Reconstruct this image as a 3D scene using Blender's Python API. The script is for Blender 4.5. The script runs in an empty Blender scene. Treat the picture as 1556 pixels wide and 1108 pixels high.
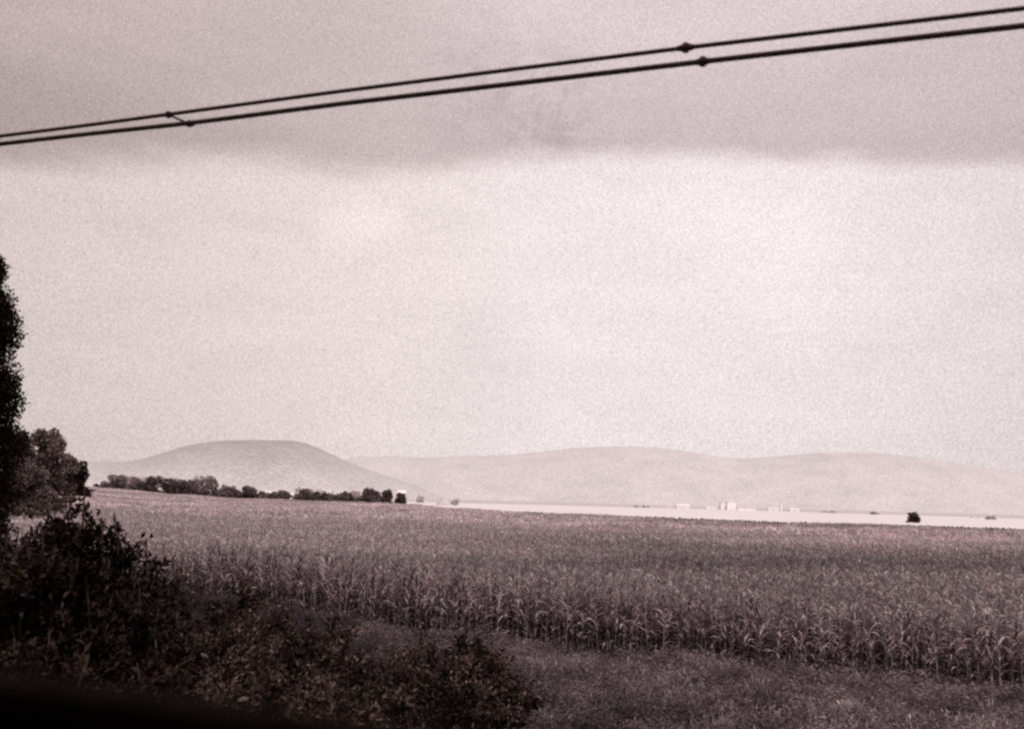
import bpy, math, random
import numpy as np
from mathutils import Vector, Matrix

R = math.radians
rng = np.random.default_rng(7)
random.seed(7)
S = bpy.context.scene
COL = S.collection

# ------------------------------------------------------------------ camera
F = 1668.0                      # focal length in pixels of the 1556 px wide photograph
CAM = Vector((0.0, 0.0, 4.8))
PITCH, ROLL = R(7.06), R(1.6)
ROT = Matrix.Rotation(R(90) + PITCH, 3, 'X') @ Matrix.Rotation(ROLL, 3, 'Z')
cam_d = bpy.data.cameras.new('camera')
cam_d.sensor_width = 36.0
cam_d.sensor_fit = 'HORIZONTAL'
cam_d.lens = 36.0 * F / 1556.0
cam_d.clip_start = 0.05
cam_d.clip_end = 120000.0
cam_d.dof.use_dof = True
cam_d.dof.focus_distance = 140.0
cam_d.dof.aperture_fstop = 2.6
cam = bpy.data.objects.new('camera', cam_d)
cam.matrix_world = Matrix.Translation(CAM) @ ROT.to_4x4()
COL.objects.link(cam)
S.camera = cam

def ray(px, py):
    return ROT @ Vector(((px - 778.0) / F, -(py - 554.0) / F, -1.0))

def at(px, py, d):
    """world point seen at (px,py) that lies d metres ahead of the camera"""
    v = ray(px, py)
    return CAM + v * (d / v.y)

# track direction and its normal (the train runs along T)
TA = R(68.7)
T = Vector((-math.sin(TA), math.cos(TA), 0))
N = Vector((math.cos(TA), math.sin(TA), 0))

def sstep(x, a, b):
    t = np.clip((np.asarray(x, float) - a) / (b - a), 0, 1)
    return t * t * (3 - 2 * t)

EDGE_X = np.array([-120, -40, -16.1, -3.2, 5.5, 13.9, 40, 90.0])
EDGE_Y = np.array([145, 70, 50.5, 40.0, 33.4, 30.0, 22.0, 10.0])
def edge_y(x):
    return np.interp(x, EDGE_X, EDGE_Y)

FAR_A = np.array([-0.62, -0.40, -0.28, -0.17, -0.09, -0.01, 0.19, 0.47, 0.7])   # X/Y
FAR_Y = np.array([520, 500, 480, 470, 380, 225, 178, 170, 160.0])
def far_y(x, y):
    return np.interp(np.asarray(x) / np.maximum(np.asarray(y), 1), FAR_A, FAR_Y)

def ground_z(x, y):
    x = np.asarray(x, float); y = np.asarray(y, float)
    s = N.x * x + N.y * y
    z = 2.3 * (1 - sstep(s, 3.5, 13.0)) 
    near = 1 - sstep(np.hypot(x, y), 25, 45)
    z = z + near * 0.06 * (np.sin(x * 1.3 + y * 0.4) + np.sin(y * 1.7 - x * 0.8))
    yy = np.maximum(y, 1.0)
    rise = sstep(y, 90, 520) * sstep(-x / yy, 0.22, 0.48)
    z = z + 5.0 * rise
    return z

# ------------------------------------------------------------------ object helpers
def tag(o, label=None, cat=None, group=None, kind=None):
    if label: o['label'] = label
    if cat: o['category'] = cat
    if group: o['group'] = group
    if kind: o['kind'] = kind
    return o

def link(o, parent=None):
    COL.objects.link(o)
    if parent is not None:
        o.parent = parent
    return o

def empty(name, loc, rz=0.0):
    o = bpy.data.objects.new(name, None)
    o.location = loc; o.rotation_euler = (0, 0, rz)
    o.empty_display_size = 0.2
    return link(o)

class MB:
    """collects faces (with a per-vertex shade) for ONE mesh"""
    def __init__(s):
        s.v = []; s.f = []; s.sh = []; s.n = 0
    def add(s, verts, faces, shade=1.0):
        verts = np.asarray(verts, float).reshape(-1, 3)
        s.v.append(verts)
        s.f += [tuple(int(i) + s.n for i in f) for f in faces]
        sh = np.full(len(verts), shade) if np.isscalar(shade) else np.asarray(shade, float)
        s.sh.append(sh)
        s.n += len(verts)
    def tube(s, pts, rad, sides=6, shade=1.0, cap=True):
        pts = [Vector(p) for p in pts]
        k = len(pts)
        if np.isscalar(rad): rad = [rad] * k
        vs = []; fs = []
        for i, p in enumerate(pts):
            d = (pts[min(i + 1, k - 1)] - pts[max(i - 1, 0)])
            if d.length < 1e-9: d = Vector((0, 0, 1))
            d.normalize()
            a = d.cross(Vector((0, 0, 1)) if abs(d.z) < 0.95 else Vector((1, 0, 0))).normalized()
            b = d.cross(a)
            for j in range(sides):
                t = 2 * math.pi * j / sides
                vs.append(p + (a * math.cos(t) + b * math.sin(t)) * rad[i])
        for i in range(k - 1):
            for j in range(sides):
                j2 = (j + 1) % sides
                fs.append((i * sides + j, i * sides + j2, (i + 1) * sides + j2, (i + 1) * sides + j))
        if cap:
            fs.append(tuple(range(sides - 1, -1, -1)))
            fs.append(tuple((k - 1) * sides + j for j in range(sides)))
        s.add(vs, fs, shade)
    def box(s, c, size, shade=1.0):
        cx, cy, cz = c; a, b, h = size[0] / 2, size[1] / 2, size[2] / 2
        vs = [(cx + i * a, cy + j * b, cz + k * h) for k in (-1, 1) for j in (-1, 1) for i in (-1, 1)]
        s.add(vs, [(0, 2, 3, 1), (4, 5, 7, 6), (0, 1, 5, 4), (1, 3, 7, 5), (3, 2, 6, 7), (2, 0, 4, 6)], shade)
    def build(s, name, mat, parent=None, smooth=False, linkit=True):
        me = bpy.data.meshes.new(name)
        v = np.concatenate(s.v) if s.v else np.zeros((0, 3))
        me.from_pydata(v.tolist(), [], s.f)
        at_ = me.attributes.new('shade', 'FLOAT', 'POINT')
        at_.data.foreach_set('value', np.concatenate(s.sh).astype(np.float32))
        if smooth:
            me.polygons.foreach_set('use_smooth', [True] * len(me.polygons))
        me.materials.append(mat)
        me.update()
        o = bpy.data.objects.new(name, me)
        if linkit: link(o, parent)
        return o

def unit(a):
    return a / np.maximum(np.linalg.norm(a, axis=-1, keepdims=True), 1e-9)

def leaf_arrays(P, D, L, W, g, fold=0.25):
    """folded pointed leaves: base, right, tip, left -> two triangles each"""
    n = len(P)
    D = unit(D)
    rnd = g.normal(size=(n, 3))
    Sd = unit(np.cross(D, rnd))
    Nn = np.cross(Sd, D)
    L = np.broadcast_to(L, (n,))[:, None]; W = np.broadcast_to(W, (n,))[:, None]
    m = P + D * L * 0.45
    V = np.stack([P, m + Sd * W * 0.5 + Nn * W * fold, P + D * L - Nn * L * 0.12, m - Sd * W * 0.5 + Nn * W * fold], 1)
    return V.reshape(-1, 3)

def quad_mesh(name, V, shade, mat, parent=None, tris=True, linkit=True):
    """V: (4n,3) leaf corners"""
    n = len(V) // 4
    me = bpy.data.meshes.new(name)
    me.vertices.add(4 * n)
    me.vertices.foreach_set('co', V.astype(np.float32).ravel())
    base = np.arange(n)[:, None] * 4
    if tris:
        idx = np.concatenate([base + np.array([0, 1, 2]), base + np.array([0, 2, 3])], 1).reshape(-1)
        nf, k = 2 * n, 3
    else:
        idx = (base + np.array([0, 1, 2, 3])).reshape(-1); nf, k = n, 4
    me.loops.add(len(idx)); me.loops.foreach_set('vertex_index', idx.astype(np.int32))
    me.polygons.add(nf)
    me.polygons.foreach_set('loop_start', np.arange(0, nf * k, k, dtype=np.int32))
    me.polygons.foreach_set('loop_total', np.full(nf, k, dtype=np.int32))
    a = me.attributes.new('shade', 'FLOAT', 'POINT')
    a.data.foreach_set('value', np.repeat(np.broadcast_to(shade, (n,)), 4).astype(np.float32))
    me.materials.append(mat)
    me.update(); me.validate()
    o = bpy.data.objects.new(name, me)
    if linkit: link(o, parent)
    return o

# ------------------------------------------------------------------ materials
LIGHT = (1.0, 0.905, 0.90)
MID = (1.0, 0.755, 0.78)
DARK = (1.0, 0.66, 0.56)
def tone(v, t=MID):
    return (v * t[0], v * t[1], v * t[2], 1.0)

def new_mat(name):
    m = bpy.data.materials.new(name); m.use_nodes = True
    nt = m.node_tree; nt.nodes.clear()
    out = nt.nodes.new('ShaderNodeOutputMaterial')
    return m, nt, out

def math_node(nt, op, a, b=None, clamp=False):
    n = nt.nodes.new('ShaderNodeMath'); n.operation = op; n.use_clamp = clamp
    for i, x in enumerate((a, b)):
        if x is None: continue
        if isinstance(x, (int, float)): n.inputs[i].default_value = x
        else: nt.links.new(x, n.inputs[i])
    return n.outputs[0]

def noise(nt, vec, scale, detail=4, rough=0.55, dist=0.0):
    n = nt.nodes.new('ShaderNodeTexNoise')
    n.inputs['Scale'].default_value = scale
    n.inputs['Detail'].default_value = detail
    n.inputs['Roughness'].default_value = rough
    n.inputs['Distortion'].default_value = dist
    if vec is not None: nt.links.new(vec, n.inputs['Vector'])
    return n.outputs['Fac']

def ramp(nt, fac, stops):
    n = nt.nodes.new('ShaderNodeMapRange'); n.inputs[1].default_value = stops[0]; n.inputs[2].default_value = stops[1]
    n.inputs[3].default_value = stops[2]; n.inputs[4].default_value = stops[3]
    n.clamp = True
    nt.links.new(fac, n.inputs[0])
    return n.outputs[0]

def scale_col(nt, col, fac):
    n = nt.nodes.new('ShaderNodeVectorMath'); n.operation = 'SCALE'
    if isinstance(col, tuple): n.inputs[0].default_value = col[:3]
    else: nt.links.new(col, n.inputs[0])
    nt.links.new(fac, n.inputs['Scale'])
    return n.outputs[0]

def mix_col(nt, fac, a, b):
    n = nt.nodes.new('ShaderNodeMix'); n.data_type = 'RGBA'
    if isinstance(fac, (int, float)): n.inputs[0].default_value = fac
    else: nt.links.new(fac, n.inputs[0])
    for i, x in ((6, a), (7, b)):
        if isinstance(x, tuple): n.inputs[i].default_value = x
        else: nt.links.new(x, n.inputs[i])
    return n.outputs[2]

def geo_pos(nt):
    return nt.nodes.new('ShaderNodeNewGeometry').outputs['Position']

def leaf_mat(name, v, t=MID, trans=0.25, scale=0.6, lo=0.7, hi=1.3, gloss=0.0, patch=None, rand=True):
    m, nt, out = new_mat(name)
    pos = geo_pos(nt)
    f = ramp(nt, noise(nt, pos, scale, 3), (0.3, 0.7, lo, hi))
    sh = nt.nodes.new('ShaderNodeAttribute'); sh.attribute_name = 'shade'
    f = math_node(nt, 'MULTIPLY', f, sh.outputs['Fac'])
    if rand:
        oi = nt.nodes.new('ShaderNodeObjectInfo')
        f = math_node(nt, 'MULTIPLY', f, ramp(nt, oi.outputs['Random'], (0, 1, 0.75, 1.25)))
    if patch:
        f = math_node(nt, 'MULTIPLY', f, patch(nt, pos))
    c = scale_col(nt, tone(v, t), f)
    d = nt.nodes.new('ShaderNodeBsdfDiffuse'); nt.links.new(c, d.inputs[0])
    tr = nt.nodes.new('ShaderNodeBsdfTranslucent'); nt.links.new(c, tr.inputs[0])
    mx = nt.nodes.new('ShaderNodeMixShader'); mx.inputs[0].default_value = trans
    nt.links.new(d.outputs[0], mx.inputs[1]); nt.links.new(tr.outputs[0], mx.inputs[2])
    s = mx.outputs[0]
    if gloss:
        g = nt.nodes.new('ShaderNodeBsdfGlossy'); g.inputs['Roughness'].default_value = 0.5
        g.inputs[0].default_value = (0.9, 0.84, 0.86, 1)
        m2 = nt.nodes.new('ShaderNodeMixShader'); m2.inputs[0].default_value = gloss
        nt.links.new(s, m2.inputs[1]); nt.links.new(g.outputs[0], m2.inputs[2]); s = m2.outputs[0]
    nt.links.new(s, out.inputs[0])
    return m

def plain_mat(name, v, t=MID, scale=3.0, lo=0.85, hi=1.15, rough=0.8, spec=0.2, detail=5):
    m, nt, out = new_mat(name)
    p = nt.nodes.new('ShaderNodeBsdfPrincipled')
    f = ramp(nt, noise(nt, geo_pos(nt), scale, detail), (0.3, 0.7, lo, hi))
    nt.links.new(scale_col(nt, tone(v, t), f), p.inputs['Base Color'])
    p.inputs['Roughness'].default_value = rough
    p.inputs['Specular IOR Level'].default_value = spec
    nt.links.new(p.outputs[0], out.inputs[0])
    return m

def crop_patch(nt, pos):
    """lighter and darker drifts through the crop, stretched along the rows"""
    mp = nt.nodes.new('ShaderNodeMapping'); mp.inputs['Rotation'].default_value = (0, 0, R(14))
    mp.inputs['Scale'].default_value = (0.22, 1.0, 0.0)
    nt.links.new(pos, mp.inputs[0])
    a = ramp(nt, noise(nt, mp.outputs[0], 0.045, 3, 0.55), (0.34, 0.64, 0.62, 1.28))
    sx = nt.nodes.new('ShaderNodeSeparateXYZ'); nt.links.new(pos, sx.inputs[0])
    # the far half of the field is paler
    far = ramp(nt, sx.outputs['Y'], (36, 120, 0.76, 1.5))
    low = ramp(nt, sx.outputs['Z'], (0.5, 1.75, 0.12, 1.05))  # canopy shade painted in: leaf colour darkens towards the ground
    # a darker strip across the right half of the field
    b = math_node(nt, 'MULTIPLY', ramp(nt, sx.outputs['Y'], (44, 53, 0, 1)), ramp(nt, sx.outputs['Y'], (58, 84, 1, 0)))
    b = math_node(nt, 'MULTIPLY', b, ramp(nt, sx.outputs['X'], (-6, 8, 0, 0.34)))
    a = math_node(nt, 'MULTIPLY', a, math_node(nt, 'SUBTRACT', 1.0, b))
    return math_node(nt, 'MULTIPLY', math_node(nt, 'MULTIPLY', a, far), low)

def dimmed_tops(nt, pos):
    """upper leaf colour darkened to offset the sun on the tops, lower leaves lightened"""
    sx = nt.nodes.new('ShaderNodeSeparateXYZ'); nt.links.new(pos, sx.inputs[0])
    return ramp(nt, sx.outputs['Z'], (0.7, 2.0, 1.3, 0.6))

def verge_patch(nt, pos):
    """grass colour goes darker towards the near left of the bank"""
    sx = nt.nodes.new('ShaderNodeSeparateXYZ'); nt.links.new(pos, sx.inputs[0])
    n_ = math_node(nt, 'MULTIPLY', math_node(nt, 'SUBTRACT', noise(nt, pos, 0.3, 3), 0.5), 9.0)
    q = math_node(nt, 'ADD', math_node(nt, 'ADD', math_node(nt, 'MULTIPLY', sx.outputs['X'], 1.3), math_node(nt, 'MULTIPLY', sx.outputs['Y'], 0.55)), n_)
    return ramp(nt, q, (9.0, 21.0, 0.36, 1.6))

M = {}
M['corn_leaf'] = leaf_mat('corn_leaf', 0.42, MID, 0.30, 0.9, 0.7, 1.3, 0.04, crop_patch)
M['corn_front'] = leaf_mat('corn_front', 0.285, MID, 0.30, 0.9, 0.75, 1.25, 0.0, dimmed_tops)
M['corn_stalk'] = leaf_mat('corn_stalk', 0.22, MID, 0.05, 2.0, 0.7, 1.2, 0, None)
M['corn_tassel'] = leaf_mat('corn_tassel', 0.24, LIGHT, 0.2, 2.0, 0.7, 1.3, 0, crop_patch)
M['grass'] = leaf_mat('grass', 0.105, MID, 0.25, 0.7, 0.4, 1.6, 0, verge_patch)
M['bush_leaf'] = leaf_mat('bush_leaf', 0.014, DARK, 0.25, 1.4, 0.3, 1.9, 0.0)
M['bramble_leaf'] = leaf_mat('bramble_leaf', 0.036, DARK, 0.25, 1.3, 0.4, 1.7, 0.0)
M['bark'] = plain_mat('bark', 0.035, DARK, 6.0, 0.6, 1.4)
M['pole_leaf'] = leaf_mat('pole_leaf', 0.010, DARK, 0.15, 0.5, 0.6, 1.4)
M['near_tree_leaf'] = leaf_mat('near_tree_leaf', 0.125, (1.0, 0.74, 0.69), 0.2, 0.35, 0.5, 1.5)
M['dark_tree_leaf'] = leaf_mat('dark_tree_leaf', 0.03, DARK, 0.2, 0.35, 0.6, 1.4)
M['far_tree_leaf'] = leaf_mat('far_tree_leaf', 0.13, MID, 0.2, 0.25, 0.6, 1.4)  # leaf colour lightened for distance haze
M['pale_tree_leaf'] = leaf_mat('pale_tree_leaf', 0.34, MID, 0.2, 0.25, 0.8, 1.2)  # lightened further, more haze in the leaf colour
M['haze_leaf'] = leaf_mat('haze_leaf', 0.62, LIGHT, 0.2, 0.1, 0.9, 1.1)  # strongest distance haze painted into the leaf colour
M['lone_leaf'] = leaf_mat('lone_leaf', 0.085, DARK, 0.2, 0.25, 0.6, 1.4)
M['white_wall'] = plain_mat('white_wall', 0.84, (1, 0.95, 0.955), 0.4, 0.94, 1.04)
M['cream_wall'] = plain_mat('cream_wall', 0.66, LIGHT, 0.4, 0.92, 1.06)
M['grey_wall'] = plain_mat('grey_wall', 0.55, LIGHT, 0.4, 0.92, 1.06)
M['pale_roof'] = plain_mat('pale_roof', 0.72, LIGHT, 0.4, 0.92, 1.06)
M['grey_roof'] = plain_mat('grey_roof', 0.48, LIGHT, 0.4, 0.9, 1.1)
M['dark_window'] = plain_mat('dark_window', 0.6, MID, 0.4, 0.9, 1.1, 0.3, 0.5)
M['straw'] = plain_mat('straw', 0.43, LIGHT, 0.5, 0.9, 1.1)
M['wire'] = plain_mat('wire', 0.035, DARK, 20.0, 0.7, 1.3, 0.9, 0.0)
M['paint_post'] = plain_mat('paint_post', 0.6, LIGHT, 4, 0.9, 1.1)
M['black_rubber'] = plain_mat('black_rubber', 0.0006, DARK, 30, 0.8, 1.2, 1.0, 0.0)  # black sill, darkened further in place of the carriage interior's shade
M['brown_seal'] = plain_mat('brown_seal', 0.006, DARK, 30, 0.7, 1.3, 1.0, 0.0)

def ground_mat():
    m, nt, out = new_mat('ground')
    pos = geo_pos(nt)
    sx = nt.nodes.new('ShaderNodeSeparateXYZ'); nt.links.new(pos, sx.inputs[0])
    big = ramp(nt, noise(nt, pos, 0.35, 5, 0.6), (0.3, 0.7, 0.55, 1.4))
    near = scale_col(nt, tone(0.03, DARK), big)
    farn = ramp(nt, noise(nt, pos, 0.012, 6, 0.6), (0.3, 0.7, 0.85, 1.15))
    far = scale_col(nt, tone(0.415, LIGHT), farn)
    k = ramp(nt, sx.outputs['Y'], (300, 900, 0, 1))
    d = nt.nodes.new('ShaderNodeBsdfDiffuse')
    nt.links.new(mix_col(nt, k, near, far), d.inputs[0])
    nt.links.new(d.outputs[0], out.inputs[0])
    return m
M['ground'] = ground_mat()

def stubble_mat():
    m, nt, out = new_mat('stubble')
    pos = geo_pos(nt)
    mp = nt.nodes.new('ShaderNodeMapping'); mp.inputs['Scale'].default_value = (0.02, 0.2, 0.2); mp.inputs['Rotation'].default_value = (0, 0, R(8))
    nt.links.new(pos, mp.inputs[0])
    a = ramp(nt, noise(nt, mp.outputs[0], 0.6, 4, 0.6), (0.3, 0.7, 0.78, 1.14))
    b = ramp(nt, noise(nt, pos, 0.5, 3, 0.6), (0.3, 0.7, 0.86, 1.14))
    d = nt.nodes.new('ShaderNodeBsdfDiffuse')
    nt.links.new(scale_col(nt, tone(0.58, LIGHT), math_node(nt, 'MULTIPLY', a, b)), d.inputs[0])
    nt.links.new(d.outputs[0], out.inputs[0])
    return m
M['stubble'] = stubble_mat()

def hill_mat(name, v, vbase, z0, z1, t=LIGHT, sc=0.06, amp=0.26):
    """wooded slopes with aerial haze mixed into the colour, paler towards the foot"""
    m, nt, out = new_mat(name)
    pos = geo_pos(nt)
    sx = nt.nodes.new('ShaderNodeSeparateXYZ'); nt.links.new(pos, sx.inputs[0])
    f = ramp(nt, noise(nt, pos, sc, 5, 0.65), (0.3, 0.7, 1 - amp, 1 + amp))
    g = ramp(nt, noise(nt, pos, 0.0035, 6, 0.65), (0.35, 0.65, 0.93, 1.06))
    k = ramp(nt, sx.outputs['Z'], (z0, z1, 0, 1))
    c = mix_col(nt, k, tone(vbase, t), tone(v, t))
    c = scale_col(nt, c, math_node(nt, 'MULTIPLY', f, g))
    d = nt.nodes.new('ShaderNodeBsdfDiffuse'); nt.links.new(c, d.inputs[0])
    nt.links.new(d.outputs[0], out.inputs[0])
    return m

# ------------------------------------------------------------------ world and sun
SUN_EL, SUN_AZ = R(58), R(152)          # behind the camera, to the right
W = bpy.data.worlds.new('World'); S.world = W; W.use_nodes = True
nt = W.node_tree; nt.nodes.clear()
wo = nt.nodes.new('ShaderNodeOutputWorld')
sky = nt.nodes.new('ShaderNodeTexSky'); sky.sky_type = 'NISHITA'; sky.sun_disc = False
sky.sun_elevation = SUN_EL; sky.sun_rotation = SUN_AZ
sky.air_density = 1.0; sky.dust_density = 3.0
bw = nt.nodes.new('ShaderNodeRGBToBW'); nt.links.new(sky.outputs[0], bw.inputs[0])
tc = nt.nodes.new('ShaderNodeTexCoord')
dirv = tc.outputs['Generated']
sx = nt.nodes.new('ShaderNodeSeparateXYZ'); nt.links.new(dirv, sx.inputs[0])
X_, Y_, Z_ = sx.outputs
# cloud sheet: a grey deck overhead whose ragged lower edge hangs above a bright band of haze
mp = nt.nodes.new('ShaderNodeMapping'); mp.inputs['Scale'].default_value = (1.0, 1.0, 3.2); nt.links.new(dirv, mp.inputs[0])
n_big = noise(nt, mp.outputs[0], 3.2, 3, 0.5)
n_mid = noise(nt, mp.outputs[0], 9.0, 5, 0.55, 0.3)
edge = math_node(nt, 'ADD', Z_, math_node(nt, 'MULTIPLY', math_node(nt, 'SUBTRACT', n_big, 0.5), 0.035))
edge = math_node(nt, 'ADD', edge, math_node(nt, 'MULTIPLY', math_node(nt, 'SUBTRACT', n_mid, 0.5), 0.042))
edge = math_node(nt, 'ADD', edge, math_node(nt, 'MULTIPLY', X_, -0.03))
edge = math_node(nt, 'ADD', edge, math_node(nt, 'MULTIPLY', math_node(nt, 'MULTIPLY', X_, X_), 0.16))
deck = ramp(nt, edge, (0.275, 0.335, 0, 1))
n = nt.nodes.new('ShaderNodeMapRange'); n.interpolation_type = 'SMOOTHSTEP'
n.inputs[1].default_value = 0.290; n.inputs[2].default_value = 0.319; n.inputs[3].default_value = 0; n.inputs[4].default_value = 1
nt.links.new(edge, n.inputs[0]); deck = n.outputs[0]
glow = ramp(nt, Z_, (0.0, 0.20, 0.93, 1.0))
side = ramp(nt, X_, (-0.46, 0.0, 0.74, 1.0))  # sky darkened towards the sides in place of lens vignetting
side2 = ramp(nt, X_, (0.25, 0.46, 1.0, 0.87))
side = math_node(nt, 'MULTIPLY', side, side2)
def spot(px, py, size, amount):
    dv = ray(px, py).normalized()
    dn = nt.nodes.new('ShaderNodeVectorMath'); dn.operation = 'DISTANCE'; dn.inputs[1].default_value = dv
    wv = nt.nodes.new('ShaderNodeVectorMath'); wv.operation = 'MULTIPLY_ADD'   # ragged outline
    nz = nt.nodes.new('ShaderNodeTexNoise'); nz.inputs['Scale'].default_value = 14.0; nt.links.new(dirv, nz.inputs['Vector'])
    nt.links.new(nz.outputs['Color'], wv.inputs[0]); wv.inputs[1].default_value = (size, size, size * 0.7); nt.links.new(dirv, wv.inputs[2])
    off = nt.nodes.new('ShaderNodeVectorMath'); off.operation = 'SUBTRACT'; off.inputs[1].default_value = (size * .5, size * .5, size * .35)
    nt.links.new(wv.outputs[0], off.inputs[0]); nt.links.new(off.outputs[0], dn.inputs[0])
    q = nt.nodes.new('ShaderNodeMapRange'); q.interpolation_type = 'SMOOTHSTEP'; q.inputs[1].default_value = 0; q.inputs[2].default_value = size
    q.inputs[3].default_value = amount; q.inputs[4].default_value = 0; nt.links.new(dn.outputs['Value'], q.inputs[0])
    return q.outputs[0]

puff = ramp(nt, n_mid, (0.3, 0.7, 0.965, 1.035))
bright = math_node(nt, 'MULTIPLY', math_node(nt, 'MULTIPLY', glow, side), puff)
bright = math_node(nt, 'ADD', bright, math_node(nt, 'ADD', spot(528, 350, 0.042, 0.09), spot(582, 342, 0.036, 0.08)))
bright = math_node(nt, 'ADD', bright, spot(1150, 330, 0.14, 0.05))
bright = math_node(nt, 'SUBTRACT', bright, spot(745, 560, 0.10, 0.05))
rip = nt.nodes.new('ShaderNodeMapping'); rip.inputs['Scale'].default_value = (40, 40, 48); rip.inputs['Rotation'].default_value = (0, R(38), 0); nt.links.new(dirv, rip.inputs[0])
ripple = math_node(nt, 'MULTIPLY', spot(800, 190, 0.15, 1.0), ramp(nt, noise(nt, rip.outputs[0], 1.0, 4, 0.6, 0.6), (0.40, 0.64, 0.0, 0.12)))
upper = ramp(nt, Z_, (0.31, 0.45, 0.0, 0.20))
dk = math_node(nt, 'ADD', ramp(nt, n_big, (0.3, 0.7, 0.60, 0.70)), upper)
dk = math_node(nt, 'SUBTRACT', math_node(nt, 'MULTIPLY', dk, math_node(nt, 'MULTIPLY', side, puff)), ripple)
lum = nt.nodes.new('ShaderNodeMix'); lum.data_type = 'FLOAT'
nt.links.new(deck, lum.inputs[0]); nt.links.new(bright, lum.inputs[2]); nt.links.new(dk, lum.inputs[3])
# fine grain added to the sky brightness, like film grain
fine = ramp(nt, noise(nt, dirv, 640.0, 2, 0.75), (0.25, 0.75, 0.72, 1.28))
lumf = math_node(nt, 'MULTIPLY', lum.outputs[0], fine)
# a little of the clear-sky light comes through the cloud
clear = math_node(nt, 'MULTIPLY', bw.outputs[0], 0.012)
lumf = math_node(nt, 'ADD', lumf, math_node(nt, 'MINIMUM', clear, 0.06))
warm = ramp(nt, X_, (-0.42, 0.05, 1, 0))
tint = mix_col(nt, deck, mix_col(nt, warm, (0.855, 0.765, 0.765, 1), (0.855, 0.735, 0.70, 1)), mix_col(nt, warm, (0.88, 0.735, 0.745, 1), (0.86, 0.70, 0.685, 1)))
bg = nt.nodes.new('ShaderNodeBackground'); bg.inputs['Strength'].default_value = 1.0
nt.links.new(scale_col(nt, tint, lumf), bg.inputs[0])
nt.links.new(bg.outputs[0], wo.inputs[0])

sd = bpy.data.lights.new('sun', 'SUN'); sd.energy = 3.3; sd.angle = R(3); sd.color = (1.0, 0.955, 0.93)
sun = bpy.data.objects.new('sun', sd); link(sun)
sv = Vector((math.sin(SUN_AZ) * math.cos(SUN_EL), math.cos(SUN_AZ) * math.cos(SUN_EL), math.sin(SUN_EL)))
sun.rotation_euler = sv.to_track_quat('Z', 'Y').to_euler()
sun.location = (0, 0, 60)

# ------------------------------------------------------------------ ground, stubble, hills
def grid_mesh(name, P, mat, smooth=True):
    """P: (a,b,3) grid"""
    a, b = P.shape[:2]
    i = np.arange(a - 1)[:, None] * b + np.arange(b - 1)[None, :]
    q = np.stack([i, i + 1, i + b + 1, i + b], -1).reshape(-1, 4)
    me = bpy.data.meshes.new(name)
    me.from_pydata(P.reshape(-1, 3).tolist(), [], q.tolist())
    if smooth: me.polygons.foreach_set('use_smooth', [True] * len(me.polygons))
    me.materials.append(mat); me.update()
    return link(bpy.data.objects.new(name, me))

rad = np.concatenate([[0.0], np.geomspace(0.8, 60000, 210)])
ang = np.linspace(0, 2 * np.pi, 241)
gx = rad[:, None] * np.sin(ang)[None, :]; gy = rad[:, None] * np.cos(ang)[None, :]
P = np.stack([gx, gy, ground_z(gx, gy)], -1)
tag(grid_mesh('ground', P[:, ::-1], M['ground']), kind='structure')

# the mown pale field beyond the corn
a_ = np.linspace(-0.155, 0.80, 90)
t_ = np.linspace(0, 1, 40)
y0 = np.interp(a_, FAR_A, FAR_Y) + 14
y1 = np.interp(a_, [-0.16, -0.12, 0.05, 0.2, 0.5, 0.8], [700, 1150, 1350, 1480, 1200, 950.0]) + 25 * np.sin(a_ * 37)
yy = y0[:, None] + (y1 - y0)[:, None] * t_[None, :] ** 2
xx = a_[:, None] * yy
P = np.stack([xx, yy, ground_z(xx, yy) + 0.06], -1)
tag(grid_mesh('stubble_field', P[::-1], M['stubble']), kind='structure')

def fnoise(x, seed, octs=5, base=1.0):
    g = np.random.default_rng(seed); out = np.zeros_like(x, float); amp = 1.0
    for o in range(octs):
        ph = g.uniform(0, 6.28, 3); fr = base * 2 ** o * g.uniform(0.8, 1.25, 3)
        for k in range(3): out += amp * np.sin(x * fr[k] + ph[k]) / 3
        amp *= 0.5
    return out

def hill(name, prof, D, Wd, mat, seed, rough=1.0):
    px = np.array([p[0] for p in prof], float); py = np.array([p[1] for p in prof], float)
    cols = np.linspace(px[0], px[-1], 700)
    sy = np.interp(cols, px, py)
    ker = np.hanning(23); ker /= ker.sum()
    sy = np.convolve(np.pad(sy, 11, mode='edge'), ker, 'valid')
    top = np.array([at(c, s_, D)[:] for c, s_ in zip(cols, sy)])
    Z = top[:, 2] + fnoise(cols / 30.0, seed) * D * 0.00045 * rough
    Z = Z + np.abs(fnoise(cols * 0.9, seed + 7, 3)) * D * 0.00035
    Z = np.maximum(Z, -60)
    t = np.linspace(-1, 1, 41)
    sh = np.cos(t * np.pi / 2) ** 1.25
    xs = top[:, 0][None, :] * (1 + 0 * t[:, None])
    ys = D + t[:, None] * Wd + 0 * xs
    g1 = fnoise(xs / (Wd * 0.16) + ys / (Wd * 0.5), seed + 1, 5)
    g2 = fnoise(ys / (Wd * 0.2) - xs / (Wd * 0.33), seed + 2, 5)
    zz = -70 + (Z[None, :] + 70) * sh[:, None] * (1 + 0.03 * g1 * (1 - sh[:, None])) + 0 * g2
    P = np.stack([xs, ys, zz], -1)
    return tag(grid_mesh(name, P, mat), kind='structure')

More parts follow.
